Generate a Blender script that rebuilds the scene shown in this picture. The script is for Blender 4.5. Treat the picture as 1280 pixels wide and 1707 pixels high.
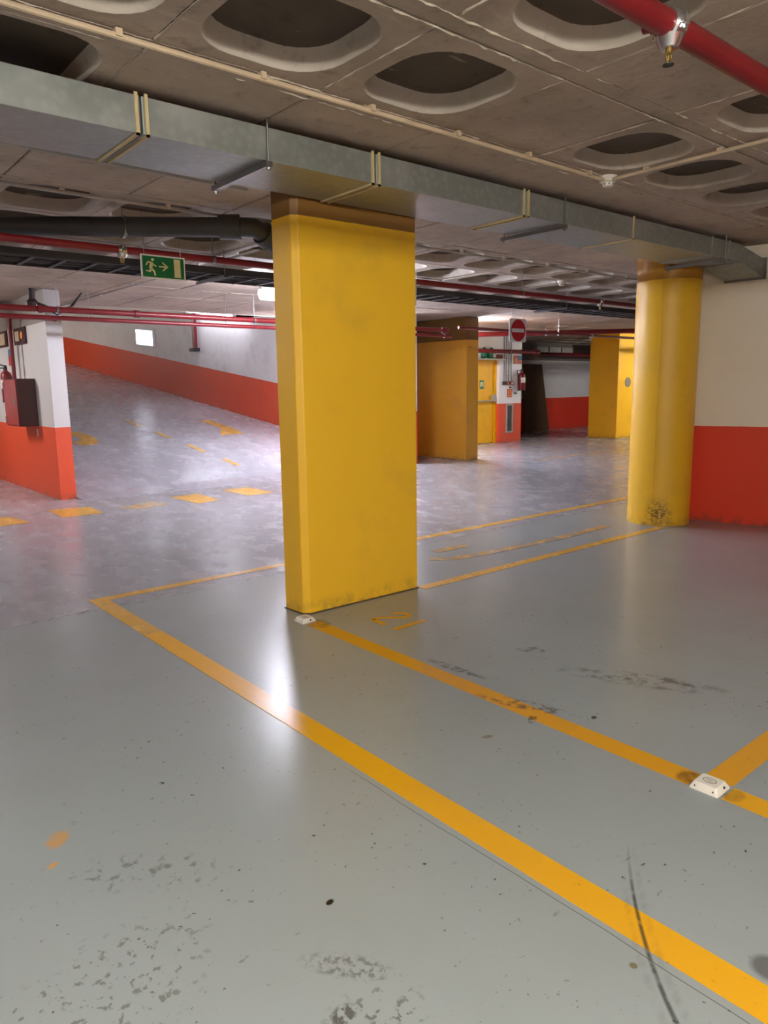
import bpy, bmesh, math, random
from mathutils import Vector, Matrix
random.seed(7)
S = bpy.context.scene
C = S.collection
for o in list(bpy.data.objects): bpy.data.objects.remove(o)

# ------------------------------------------------------------------ camera
F_PX, PITCH, ROLL, YAW, EYE = 1217.18, .16992, -.014597, .87302, 1.4
fw = Vector((math.cos(YAW)*math.cos(PITCH), math.sin(YAW)*math.cos(PITCH), -math.sin(PITCH)))
rt = fw.cross(Vector((0, 0, 1))).normalized(); up = rt.cross(fw)
r2 = rt*math.cos(ROLL)+up*math.sin(ROLL); u2 = -rt*math.sin(ROLL)+up*math.cos(ROLL)
cd = bpy.data.cameras.new('camera'); cam = bpy.data.objects.new('camera', cd); C.objects.link(cam)
M = Matrix((r2, u2, -fw)).transposed().to_4x4(); M.translation = (0, 0, EYE); cam.matrix_world = M
cd.sensor_fit = 'VERTICAL'; cd.sensor_height = 36; cd.lens = F_PX*36/1707; cd.clip_start = .05; cd.clip_end = 200
S.camera = cam
# ------------------------------------------------------------------ world, exposure
w = bpy.data.worlds.new('world'); S.world = w; w.use_nodes = True
w.node_tree.nodes['Background'].inputs[0].default_value = (.01, .01, .011, 1)
S.view_settings.view_transform = 'Standard'; S.view_settings.look = 'None'
S.view_settings.gamma = 1; S.view_settings.use_curve_mapping = False
S.view_settings.exposure = 1.5
WARM, COOL, NEUT = (1, .96, .89), (.83, .84, 1.0), (1, .97, .90)
P_NEAR, P_COOL, P_RAMP, P_FAR, P_TOP = 92, 36, 6, 95, 70     # emission strengths of the lamps

# ------------------------------------------------------------------ materials
def srgb(r, g, b):
    f = lambda c: (c/255/12.92 if c/255 <= .04045 else ((c/255+.055)/1.055)**2.4)
    return (f(r), f(g), f(b), 1)
class NT:
    def __init__(s, name):
        s.m = bpy.data.materials.new(name); s.m.use_nodes = True; s.t = s.m.node_tree
        s.b = s.t.nodes['Principled BSDF']; s.l = s.t.links
    def n(s, typ, **k):
        x = s.t.nodes.new(typ)
        for a, v in k.items(): setattr(x, a, v)
        return x
    def link(s, a, b): s.l.new(a, b)
    def val(s, sock, v):
        if hasattr(v, 'is_output') or hasattr(v, 'links'): s.l.new(v, sock)
        else: sock.default_value = v
    def math(s, op, a, b=0.0, c=None, clamp=False):
        x = s.n('ShaderNodeMath', operation=op, use_clamp=clamp)
        s.val(x.inputs[0], a); s.val(x.inputs[1], b)
        if c is not None: s.val(x.inputs[2], c)
        return x.outputs[0]
    def pos(s):
        if not hasattr(s, '_p'):
            g = s.n('ShaderNodeNewGeometry'); sp = s.n('ShaderNodeSeparateXYZ'); s.link(g.outputs['Position'], sp.inputs[0])
            s._p = (g.outputs['Position'], sp.outputs[0], sp.outputs[1], sp.outputs[2])
        return s._p
    def noise(s, scale, detail=4, rough=.55, vec=None, stretch=None):
        v = vec or s.pos()[0]
        if stretch:
            mp = s.n('ShaderNodeMapping'); s.link(v, mp.inputs[0]); mp.inputs['Scale'].default_value = stretch; v = mp.outputs[0]
        x = s.n('ShaderNodeTexNoise'); s.link(v, x.inputs['Vector'])
        x.inputs['Scale'].default_value = scale; x.inputs['Detail'].default_value = detail; x.inputs['Roughness'].default_value = rough
        return x.outputs[0]
    def ramp(s, f, a, b, lo=0.0, hi=1.0):
        x = s.n('ShaderNodeMapRange'); s.val(x.inputs[0], f)
        for i, v in zip((1, 2, 3, 4), (a, b, lo, hi)): s.val(x.inputs[i], v)
        return x.outputs[0]
    def mix(s, f, a, b):
        x = s.n('ShaderNodeMix', data_type='RGBA'); s.val(x.inputs[0], f); s.val(x.inputs[6], a); s.val(x.inputs[7], b)
        return x.outputs[2]
    def bump(s, h, strength=.3, dist=.01):
        x = s.n('ShaderNodeBump'); s.val(x.inputs['Height'], h); x.inputs['Strength'].default_value = strength; x.inputs['Distance'].default_value = dist
        s.link(x.outputs[0], s.b.inputs['Normal'])
    def out(s, col=None, rough=None, metal=None, spec=None, coat=None):
        if col is not None: s.val(s.b.inputs['Base Color'], col)
        if rough is not None: s.val(s.b.inputs['Roughness'], rough)
        if metal is not None: s.val(s.b.inputs['Metallic'], metal)
        if spec is not None: s.val(s.b.inputs['Specular IOR Level'], spec)
        if coat is not None: s.val(s.b.inputs['Coat Weight'], coat)
        return s.m

def plain(name, rgb, rough=.5, metal=0.0, var=.12, scale=6, bump=0.0, emit=None, es=0):
    k = NT(name); c = srgb(*rgb); d = tuple(x*(1-var*2) for x in c[:3])+(1,)
    n = k.noise(scale)
    col = k.mix(k.ramp(n, .35, .7), c, d)
    if bump: k.bump(k.noise(scale*6), bump, .004)
    if emit: k.b.inputs['Emission Color'].default_value = emit+(1,) if len(emit) == 3 else emit; k.b.inputs['Emission Strength'].default_value = es
    return k.out(col, rough, metal)

def banded(name, bands, rough=.45, slope=0.0, y0=0.0, dirt=.25, bump=.15, extra=None, nz=None):
    """painted concrete: bands = [(z_top, rgb)...], last colour on top; the band edges may follow a sloping floor"""
    k = NT(name); p, x, y, z = k.pos()
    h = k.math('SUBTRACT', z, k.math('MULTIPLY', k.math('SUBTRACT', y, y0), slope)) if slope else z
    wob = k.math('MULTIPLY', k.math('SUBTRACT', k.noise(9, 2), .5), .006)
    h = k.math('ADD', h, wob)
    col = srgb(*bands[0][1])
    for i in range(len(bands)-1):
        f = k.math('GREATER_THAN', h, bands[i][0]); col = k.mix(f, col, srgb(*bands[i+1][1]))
    n = k.noise(2.3, 6, .65); n2 = k.noise(26, 3)
    dk = k.ramp(n, .52, .85, 0.0, dirt); c2 = k.mix(dk, col, srgb(110, 100, 88))
    foot = k.math('MULTIPLY', k.ramp(h, .0, .10, 1.0, 0.0), k.ramp(k.noise(14, 5), .42, .7, 0.0, .7))
    c2 = k.mix(foot, c2, srgb(80, 70, 58))
    if extra: c2 = extra(k, c2)
    k.bump(k.math('ADD', k.noise(3.5, 5), k.math('MULTIPLY', k.noise(60, 2), .15)), bump, .012)
    return k.out(c2, rough)

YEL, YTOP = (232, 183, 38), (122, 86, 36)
ORG, WHT = (222, 84, 50), (208, 206, 204)
def scuff(k, c):
    p, x, y, z = k.pos()
    d = k.math('SQRT', k.math('ADD', k.math('ADD', k.math('POWER', k.math('SUBTRACT', x, 6.60), 2), k.math('POWER', k.math('SUBTRACT', y, 3.68), 2)), k.math('POWER', k.math('SUBTRACT', z, .13), 2)))
    m = k.math('MULTIPLY', k.ramp(d, .05, .17, 1.0, 0.0), k.ramp(k.noise(30, 4, .7, stretch=(1, 1, 2.5)), .42, .56))
    return k.mix(k.math('MULTIPLY', m, .95), c, srgb(40, 34, 26))
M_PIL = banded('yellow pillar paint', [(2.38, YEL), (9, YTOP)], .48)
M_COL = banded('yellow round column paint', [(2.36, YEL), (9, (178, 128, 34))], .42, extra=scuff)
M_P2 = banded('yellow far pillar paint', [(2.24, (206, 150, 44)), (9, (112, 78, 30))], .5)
M_LW = banded('orange and white wall paint', [(.942, ORG), (2.27, WHT), (9, (140, 132, 124))], .45, dirt=.12)
M_RW = banded('orange and cream wall paint', [(.965, (228, 64, 34)), (9, (236, 228, 208))], .5, dirt=.1)
M_RAMPW = banded('orange and white ramp wall paint', [(.95, ORG), (9, (232, 230, 228))], .45, slope=.128, y0=9.85, dirt=.35)
M_DW = banded('orange and white door wall paint', [(.95, ORG), (9, (236, 236, 236))], .45, dirt=.08)
M_BACK = banded('red and grey back wall paint', [(.985, (205, 52, 30)), (2.12, (205, 205, 208)), (9, (120, 112, 108))], .5, dirt=.15)

def concrete(name, a, b, rough=.85, bump=.5):
    k = NT(name); n = k.noise(1.1, 6, .65); n2 = k.noise(9, 5, .7); n3 = k.noise(4, 4, .6, stretch=(.6, 2.2, 1))
    col = k.mix(k.ramp(n, .35, .68), srgb(*a), srgb(*b))
    col = k.mix(k.ramp(n2, .56, .72, 0, .5), col, srgb(*[int(v*.62) for v in b]))
    col = k.mix(k.ramp(n3, .62, .7, 0, .35), col, srgb(196, 186, 172))
    k.bump(k.math('ADD', k.math('MULTIPLY', n2, .5), k.noise(2.5, 3)), bump, .03)
    return k.out(col, rough)
M_CEIL = concrete('raw ceiling concrete', (182, 165, 148), (150, 136, 122))
M_COF = concrete('coffer concrete', (186, 178, 164), (160, 150, 136), bump=.2)
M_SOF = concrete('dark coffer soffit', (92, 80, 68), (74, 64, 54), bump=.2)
M_GROUT = plain('pale grout', (186, 172, 154), .8, bump=.6, scale=20)

# ---- floor: worn, sealed grey paint
def ellip(k, cx, cy, rx, ry, ang, soft=.35):
    p, x, y, z = k.pos(); ca, sa = math.cos(ang), math.sin(ang)
    dx = k.math('SUBTRACT', x, cx); dy = k.math('SUBTRACT', y, cy)
    a = k.math('DIVIDE', k.math('ADD', k.math('MULTIPLY', dx, ca), k.math('MULTIPLY', dy, sa)), rx)
    b = k.math('DIVIDE', k.math('SUBTRACT', k.math('MULTIPLY', dy, ca), k.math('MULTIPLY', dx, sa)), ry)
    d = k.math('SQRT', k.math('ADD', k.math('MULTIPLY', a, a), k.math('MULTIPLY', b, b)))
    return k.ramp(d, 1-soft, 1.0, 1.0, 0.0)
MARKS = [  # cx, cy, rx, ry, angle, noise lo/hi, colour, strength, noise scale
    (.549, 2.29, .055, .038, .9, .36, .50, (196, 148, 84), .85, 34), (.50, 2.165, .022, .014, .5, .3, .4, (200, 150, 80), .8, 40),
    (1.033, 1.489, .016, .011, .3, .22, .34, (24, 24, 22), 1.0, 50), (2.546, 1.666, .02, .013, .3, .3, .4, (40, 38, 34), .9, 60),
    (.93, 1.28, .13, .045, -.9, .47, .60, (84, 80, 74), .6, 60), (.84, 1.17, .04, .03, .3, .42, .5, (70, 66, 60), .8, 40),
    (.70, 1.95, .26, .10, -.7, .55, .64, (92, 88, 82), .6, 26), (.42, 1.25, .30, .16, -.6, .53, .64, (88, 80, 70), .6, 22),
    (3.05, 1.75, .42, .10, -1.1, .46, .62, (78, 74, 70), .7, 16), (3.0, 2.35, .10, .05, -.8, .45, .6, (84, 80, 74), .6, 26),
    (2.42, 1.95, .24, .055, -1.2, .46, .60, (84, 74, 64), .75, 24), (2.50, 2.45, .22, .035, 1.65, .42, .58, (60, 54, 46), .7, 22),
    (2.34, 1.83, .05, .02, .5, .4, .5, (92, 70, 46), .8, 30), (2.08, 1.851, .03, .014, -.4, .4, .48, (120, 104, 80), .8, 40),
    (1.70, .60, .05, .05, 0, .1, .4, (86, 86, 84), .8, 12), (1.46, .82, .012, .012, 0, .3, .4, (110, 96, 60), .8, 30),
    (1.02, .92, .035, .012, 1.2, .3, .42, (160, 130, 84), .8, 40),
    (2.385, 1.16, .06, .05, 0, .3, .6, (112, 78, 34), .75, 20), (2.385, 1.0, .05, .04, 0, .3, .6, (112, 84, 44), .6, 20),
    (2.40, 3.50, .08, .12, 0, .3, .65, (96, 74, 44), .7, 14), (.40, 1.55, .40, .22, .4, .57, .62, (96, 92, 84), .65, 34), (.75, 1.0, .35, .16, .6, .56, .61, (84, 80, 72), .7, 30),
]
def floor_finish(k, col, marks=True, wear=1.0):
    p, x, y, z = k.pos()
    n = k.noise(1.6, 6, .6); n2 = k.noise(7, 6, .7); sp = k.noise(42, 3, .6); sc = k.noise(14, 4, .65, stretch=(1, 2.6, 1))
    col = k.mix(k.ramp(n, .35, .85, 0, .22*wear), col, srgb(128, 125, 118))
    col = k.mix(k.ramp(n2, .60, .90, 0, .18*wear), col, srgb(124, 118, 108))
    sp2 = k.math('MULTIPLY', k.ramp(sp, .665, .70), k.ramp(k.noise(2.7, 3), .42, .6))
    col = k.mix(k.math('MULTIPLY', sp2, .9*wear), col, srgb(62, 58, 52))
    sc2 = k.math('MULTIPLY', k.ramp(sc, .66, .72), k.ramp(k.noise(2.0, 2), .38, .55))
    col = k.mix(k.math('MULTIPLY', sc2, .55*wear), col, srgb(84, 80, 74))
    if marks:
        for (cx, cy, rx, ry, an, lo, hi, rgb, st, ns) in MARKS:
            m = k.math('MULTIPLY', ellip(k, cx, cy, rx, ry, an), k.ramp(k.noise(ns, 4, .6), lo, hi, 0, st))
            col = k.mix(m, col, srgb(*rgb))
        # tyre skid curving from near the white sensor towards the camera
        t = k.ramp(y, .3, 1.14)
        xc = k.math('ADD', 1.335, k.math('ADD', k.math('MULTIPLY', k.math('SUBTRACT', y, .6), .68), k.math('MULTIPLY', k.math('POWER', k.math('SUBTRACT', y, .6), 2), .85)))
        d = k.math('ABSOLUTE', k.math('SUBTRACT', x, xc))
        s1 = k.math('MULTIPLY', k.ramp(d, .003, .012, 1, 0), k.ramp(k.noise(18, 3), .22, .5))
        s2 = k.math('MULTIPLY', k.ramp(k.math('ABSOLUTE', k.math('SUBTRACT', d, .035)), .005, .02, .18, 0), k.ramp(sc, .4, .6))
        lim = k.math('MULTIPLY', k.ramp(y, .45, .7, 0, 1), k.ramp(y, .95, 1.1, 1, 0))
        col = k.mix(k.math('MULTIPLY', k.math('MULTIPLY', k.math('MAXIMUM', s1, s2), lim), .8), col, srgb(52, 50, 48))
        # hairline joint running beside the long line
        hd = k.math('ABSOLUTE', k.math('SUBTRACT', x, k.math('ADD', 1.505, k.math('MULTIPLY', k.math('SUBTRACT', k.noise(1.5, 2), .5), .03))))
        col = k.mix(k.math('MULTIPLY', k.ramp(hd, .0008, .0022, .7, 0), k.ramp(y, 2.1, 1.9, 0, 1)), col, srgb(70, 68, 64))
        # rough construction joint across the aisle
        jd = k.math('ABSOLUTE', k.math('SUBTRACT', y, k.math('ADD', 4.72, k.math('ADD', k.math('MULTIPLY', k.math('SUBTRACT', k.noise(6, 5), .5), .16), k.math('MULTIPLY', x, .0)))))
        col = k.mix(k.math('MULTIPLY', k.ramp(jd, .01, .07, .8, 0), k.ramp(k.noise(16, 5, .7), .48, .60)), col, srgb(92, 86, 78))
    k.bump(k.math('ADD', k.math('MULTIPLY', k.noise(2.2, 3), .35), k.math('MULTIPLY', k.noise(34, 3), .03)), .28, .02)
    k.out(col, .25, spec=.55)
    return k.m
def aisle_finish(k, col, dark=(104, 100, 98), light=(196, 194, 192), amt=1.0, ang=0.0):
    """the older floor beyond the bays: patched, crazed and unevenly polished"""
    a = k.noise(1.5, 6, .55, stretch=(1.5, .8, 1)); b = k.noise(3.0, 5, .58, stretch=(1.6, .9, 1)); c = k.noise(1.1, 3)
    col = k.mix(k.ramp(a, .46, .66, 0, .26*amt), col, srgb(*dark))
    col = k.mix(k.ramp(b, .58, .70, 0, .30*amt), col, srgb(*light))
    col = k.mix(k.math('MULTIPLY', k.ramp(k.noise(15, 5, .7, stretch=(2.4, 1, 1)), .60, .70), k.ramp(c, .4, .6, .2, .8)), col, srgb(84, 80, 78))
    k.bump(k.math('ADD', k.math('MULTIPLY', a, .5), k.math('MULTIPLY', b, .3)), .28, .02)
    return k.out(col, k.ramp(b, .42, .66, .22, .32), spec=.55)
kf = NT('worn grey floor paint'); M_FLOOR = floor_finish(kf, srgb(150, 157, 157))
kr = NT('grey ramp floor paint'); M_RAMP = aisle_finish(kr, srgb(170, 170, 178), (130, 128, 130), (204, 204, 208), .8)
ka = NT('old grey aisle floor paint'); M_AISLE = aisle_finish(ka, srgb(152, 152, 156))
def line_mat(name, rgb, lo, hi, under=(150, 150, 146), wear=.6):
    k = NT(name); n = k.noise(11, 6, .7); big = k.noise(1.3, 3)
    f = k.math('MULTIPLY', k.ramp(n, lo, hi), 1.0)
    col = k.mix(f, srgb(*rgb), srgb(*under))
    return floor_finish(k, col, True, wear) if wear > .3 else aisle_finish(k, col, (170, 130, 74), (206, 174, 110), .7)
M_LINE = line_mat('yellow line paint', (226, 166, 26), .70, .76, (176, 120, 40), .45)
M_LINE2 = line_mat('browned yellow line paint', (216, 154, 26), .64, .80, (140, 96, 34), .45)
M_LINEW = line_mat('sun pale worn yellow line paint', (212, 164, 72), .58, .70, wear=.3)  # pale yellow, worn through to grey in patches
M_LINEF = line_mat('faded yellow line paint', (196, 158, 92), .44, .60, wear=.3)

def galv(name, a=(160, 166, 160), rough=.42):
    k = NT(name); v = k.n('ShaderNodeTexVoronoi'); k.link(k.pos()[0], v.inputs['Vector']); v.inputs['Scale'].default_value = 22
    n = k.noise(3, 5, .6)
    col = k.mix(k.ramp(v.outputs['Distance'], 0, .6, 0, .35), srgb(*a), srgb(118, 122, 118))
    col = k.mix(k.ramp(n, .5, .75, 0, .5), col, srgb(186, 186, 180))
    k.bump(k.noise(2, 3), .15, .03)
    return k.out(col, k.ramp(n, .3, .8, rough-.08, rough+.14), .6)
M_GALV = galv('galvanised duct steel'); M_GALVD = plain('dull tray steel', (74, 74, 76), .6, .3)
M_STEEL = plain('zinc steel', (150, 150, 148), .35, .9, bump=.1)
M_CHROME = plain('polished silver clamp', (205, 205, 205), .22, .95)
M_BRASS = plain('brass', (190, 160, 96), .3, .9)
M_TAPE = plain('aged cream tape', (196, 178, 132), .6)
M_RED = plain('red pipe paint', (122, 26, 30), .36, bump=.05)
M_REDD = plain('dark red pipe paint', (120, 26, 32), .38)
M_BLACK = plain('dark grey plastic pipe', (62, 64, 66), .42)
M_BLK = plain('black rubber', (30, 30, 32), .5)
M_BEIGE = plain('cream conduit plastic', (198, 178, 148), .5)
M_WPL = plain('white plastic', (226, 222, 210), .45, bump=.05)
M_WPLD = plain('scuffed white plastic', (214, 206, 190), .5, var=.2, scale=40)
M_DGR = plain('dark grey slot', (58, 56, 52), .6)
M_GREY = plain('mid grey disc plastic', (128, 120, 112), .6)
M_SIGNG = plain('green sign face', (16, 110, 66), .35, var=.05)
M_SIGNY = plain('pale luminescent sign figure', (226, 218, 168), .4, var=.04)
M_SIGNW = plain('white sign face', (230, 230, 226), .4, var=.05)
M_SIGNR = plain('red sign face', (196, 30, 38), .4, var=.05)
M_SIGNB = plain('blue sign face', (80, 140, 180), .5, var=.05)
M_CAB = plain('maroon enamel with painted shade', (62, 18, 22), .4); M_CABD = plain('maroon door enamel in lit tone', (150, 52, 54), .3)  # cabinet body colour carries the shade of its near side, door the lit tone
M_DOOR = plain('yellow door enamel', (236, 178, 10), .5, var=.05)
M_ORGE = plain('orange flame print', (238, 150, 60), .5)
M_BRD = plain('dark brown panel', (84, 58, 30), .7)
M_GREEN = plain('green plastic film', (40, 120, 84), .35)
M_VOUT = plain('grey grille', (86, 84, 84), .6)
M_LGREY = plain('light grey metal', (176, 172, 166), .45)
def emis(name, col, st): return plain(name, (230, 230, 230), .4, emit=col, es=st)
M_TUBE_N = emis('lit tube near', WARM, P_NEAR); M_TUBE_C = emis('lit tube cool', COOL, P_COOL)
M_TUBE_R = emis('lit tube ramp', COOL, P_RAMP); M_TUBE_F = emis('lit tube far', WARM, P_FAR); M_TUBE_T = emis('lit tube ramp top', NEUT, P_TOP)
M_TUBE_X = emis('half lit tube', COOL, 18); M_TUBE_Q = emis('dim added fill tube', WARM, 10); M_TUBE_D = emis('added tube for the door pier', COOL, 420); M_TUBE_L = emis('lit tube by the pillar', COOL, 60); M_TUBE_W = emis('lit tube left', (1, .95, .95), 58); M_TUBE_M = emis('lit tube at the ramp mouth', COOL, 150)
M_PANEL = emis('glowing white panel', (.85, .87, 1), 1.1)

# ------------------------------------------------------------------ geometry helpers
def obj(name, bm, mat, parent=None, smooth=False, bevel=0):
    me = bpy.data.meshes.new(name); bmesh.ops.recalc_face_normals(bm, faces=bm.faces); bm.to_mesh(me); bm.free()
    me.materials.append(mat)
    if smooth:
        for p in me.polygons: p.use_smooth = True
        try: me.set_sharp_from_angle(angle=math.radians(40))
        except Exception: pass
    o = bpy.data.objects.new(name, me); C.objects.link(o)
    if parent: o.parent = parent; o.matrix_parent_inverse = parent.matrix_world.inverted() if parent.type != 'EMPTY' else Matrix.Translation(-parent.location)
    if bevel:
        b = o.modifiers.new('bevel', 'BEVEL'); b.width = bevel; b.segments = 2; b.limit_method = 'ANGLE'
    return o
def tag(o, label, cat, group=None):
    o['label'] = label; o['category'] = cat
    if group: o['group'] = group
    return o
def thing(name, loc, label, cat, group=None):
    o = bpy.data.objects.new(name, None); o.empty_display_size = .1; C.objects.link(o); o.location = loc
    return tag(o, label, cat, group)
def struct(name, bm, mat, **k):
    o = obj(name, bm, mat, **k); o['kind'] = 'structure'; return o
B = bmesh.new
def box(bm, x0, x1, y0, y1, z0, z1):
    v = [bm.verts.new((x, y, z)) for z in (z0, z1) for x, y in ((x0, y0), (x1, y0), (x1, y1), (x0, y1))]
    for f in ((0, 3, 2, 1), (4, 5, 6, 7), (0, 1, 5, 4), (1, 2, 6, 5), (2, 3, 7, 6), (3, 0, 4, 7)): bm.faces.new([v[i] for i in f])
    return bm
def prism(bm, pts, z0, z1):
    """vertical prism; z0/z1 numbers or per-point lists"""
    n = len(pts); za = z0 if isinstance(z0, (list, tuple)) else [z0]*n; zb = z1 if isinstance(z1, (list, tuple)) else [z1]*n
    a = [bm.verts.new((p[0], p[1], z)) for p, z in zip(pts, za)]; b = [bm.verts.new((p[0], p[1], z)) for p, z in zip(pts, zb)]
    bm.faces.new(a[::-1]); bm.faces.new(b)
    for i in range(n): bm.faces.new((a[i], a[(i+1) % n], b[(i+1) % n], b[i]))
    return bm
def loft(bm, rings, cap=True):
    R = [[bm.verts.new(p) for p in r] for r in rings]
    for a, b in zip(R, R[1:]):
        n = len(a)
        for i in range(n): bm.faces.new((a[i], a[(i+1) % n], b[(i+1) % n], b[i]))
    if cap: bm.faces.new(R[0][::-1]); bm.faces.new(R[-1])
    return bm
def tube(bm, pts, r, n=14):
    pts = [Vector(p) for p in pts]; rs = r if isinstance(r, (list, tuple)) else [r]*len(pts); rings = []
    t0 = (pts[1]-pts[0]).normalized(); ref = Vector((0, 0, 1)) if abs(t0.z) < .9 else Vector((1, 0, 0))
    nrm = t0.cross(ref).normalized()
    for i, p in enumerate(pts):
        if i == 0: t = pts[1]-pts[0]
        elif i == len(pts)-1: t = pts[-1]-pts[-2]
        else: t = (pts[i]-pts[i-1]).normalized()+(pts[i+1]-pts[i]).normalized()
        t.normalize(); nrm = (nrm-t*nrm.dot(t)).normalized(); bn = t.cross(nrm)
        rings.append([p+(nrm*math.cos(2*math.pi*k/n)+bn*math.sin(2*math.pi*k/n))*rs[i] for k in range(n)])
    return loft(bm, rings)
def lathe(bm, prof, cx, cy, n=24):
    """prof [(r,z)...] about a vertical axis"""
    return loft(bm, [[(cx+r*math.cos(2*math.pi*k/n), cy+r*math.sin(2*math.pi*k/n), z) for k in range(n)] for r, z in prof])
def plate(bm, poly, O, U, V, N, d):
    """2D polygon in (u,v) extruded d along N from O"""
    O, U, V, N = map(Vector, (O, U, V, N))
    a = [bm.verts.new(O+U*u+V*v) for u, v in poly]; b = [bm.verts.new(O+U*u+V*v+N*d) for u, v in poly]
    bm.faces.new(a[::-1]); bm.faces.new(b); n = len(a)
    for i in range(n): bm.faces.new((a[i], a[(i+1) % n], b[(i+1) % n], b[i]))
    return bm
def rect(u0, v0, u1, v1): return [(u0, v0), (u1, v0), (u1, v1), (u0, v1)]
def disc(u, v, r, n=24, ry=None): return [(u+r*math.cos(2*math.pi*i/n), v+(ry or r)*math.sin(2*math.pi*i/n)) for i in range(n)]
def ribbon(bm, pts, w, z0=.0012, z1=.0022):
    """flat painted stroke along a polyline"""
    P = [Vector((p[0], p[1])) for p in pts]; L, R = [], []
    for i, p in enumerate(P):
        t = (P[min(i+1, len(P)-1)]-P[max(i-1, 0)]).normalized(); nn = Vector((-t.y, t.x))*w/2
        L.append(p+nn); R.append(p-nn)
    for i in range(len(P)-1): prism(bm, [L[i], L[i+1], R[i+1], R[i]], z0, z1)
    return bm
def dup(o, parent=None, loc=None):
    c = o.copy(); C.objects.link(c)
    if parent: c.parent = parent; c.matrix_parent_inverse = Matrix()
    if loc is not None: c.location = loc
    return c

# ================================================================== THE SETTING
ZC = 2.66          # underside of the slab
SL, Y0 = .128, 9.85   # ramp slope and its foot
jy = [(x_, 4.72+.012*math.sin(x_*5.1)+random.uniform(-.012, .012)) for x_ in [-6+.125*i for i in range(241)]]
bm = B(); prism(bm, [(-6, -6), (24, -6)]+jy[::-1], -.15, 0); bmesh.ops.triangulate(bm, faces=bm.faces[:]); struct('floor', bm, M_FLOOR)
bm = B(); prism(bm, jy+[(24, 30.5), (-6, 30.5)], -.15, 0); bmesh.ops.triangulate(bm, faces=bm.faces[:]); struct('floor_aisle', bm, M_AISLE)
# ramp: wedge rising along +Y between the two ramp walls
bm = B(); loft(bm, [[(3.04, Y0-.25, -.10), (8.88, Y0-.25, -.10), (8.88, Y0-.25, .001), (3.04, Y0-.25, .001)],
                    [(3.04, Y0+.35, -.10), (8.88, Y0+.35, -.10), (8.88, Y0+.35, .03), (3.04, Y0+.35, .03)],
                    [(3.04, Y0+1, -.10), (8.88, Y0+1, -.10), (8.88, Y0+1, SL*1), (3.04, Y0+1, SL*1)],
                    [(3.04, 30, -.10), (8.88, 30, -.10), (8.88, 30, SL*(30-Y0)), (3.04, 30, SL*(30-Y0))]])
o = struct('floor_ramp', bm, M_RAMP)
struct('wall_ramp', prism(B(), [(8.88, Y0), (9.08, Y0), (9.08, 30), (8.88, 30)], 0, [ZC, ZC, 5.6, 5.6]), M_RAMPW)
struct('wall_left', prism(B(), [(2.835, 9.93), (3.04, 9.96), (3.04, 30), (2.835, 30)], 0, [ZC, ZC, 5.6, 5.6]), M_LW)
struct('wall_ramp_end', box(B(), 2.8, 9.1, 30, 30.2, 0, 5.8), M_RAMPW)
bm = B(); loft(bm, [[(3.04, 11.49, 2.65), (8.88, 11.49, 2.65), (8.88, 11.49, ZC+.3), (3.04, 11.49, ZC+.3)],
                    [(3.04, 30, 2.44+SL*(30-Y0)), (8.88, 30, 2.44+SL*(30-Y0)), (8.88, 30, 2.7+SL*(30-Y0)), (3.04, 30, 2.7+SL*(30-Y0))]])
struct('ceiling_ramp', bm, M_CEIL)
# right wall: diagonal, its end face beside the round column
d = Vector((.223, -.975)); nrm = Vector((.975, .223))
a = Vector((7.160, 3.88)); e = a+d*9.5
struct('wall_right', prism(B(), [a, e, e+nrm*.2, a+nrm*.2], 0, ZC), M_RW)
# door wall with recess
bm = B(); box(bm, 13.72, 14.56, 11.95, 16, 0, ZC); box(bm, 9.08, 13.72, 11.95, 12.3, 1.99, ZC); box(bm, 9.08, 12.78, 11.95, 12.3, 0, 1.99); box(bm, 12.78, 13.72, 12.12, 12.3, 0, 1.99)
struct('wall_door', bm, M_DW)
struct('wall_back', box(B(), 14.56, 24, 14.28, 14.5, 0, ZC), M_BACK)
struct('wall_far', box(B(), 24, 24.2, -6, 14.5, 0, ZC), M_BACK)
struct('wall_rear', box(B(), -6, 24, -6.2, -6, 0, ZC), M_RW)
struct('wall_side', box(B(), -6.2, -6, -6, 16, 0, ZC), M_RW)
struct('wall_left_end', box(B(), -6, 2.83, 16, 16.2, 0, ZC), M_LW)
# ceiling: backing slab + panels hung below it as separate pieces
bm = B(); box(bm, -6, 24, -6, 12.0, 3.02, 3.16); box(bm, -6, 3.04, 12.0, 16.2, 3.02, 3.16); box(bm, 8.88, 24, 12.0, 16.2, 3.02, 3.16)
ceil = struct('ceiling', bm, M_CEIL)
GX0, PX, NX = 1.25-.745*9, .745, 40
rows = [(2.0+.82*j, 2.0+.82*(j+1)) for j in range(-9, 1)] + [(2.82, 3.88), (3.88, 4.93)] + [(4.93+.82*j, 4.93+.82*(j+1)) for j in range(13)]
def rsq(cx, cy, hx, hy, r, z, n=6):
    P = []
    for sx, sy, a0 in ((1, 1, 0), (-1, 1, 90), (-1, -1, 180), (1, -1, 270)):
        for i in range(n+1):
            t = math.radians(a0+90*i/n); P.append((cx+sx*(hx-r)+r*math.cos(t), cy+sy*(hy-r)+r*math.sin(t), z))
    return P
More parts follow.
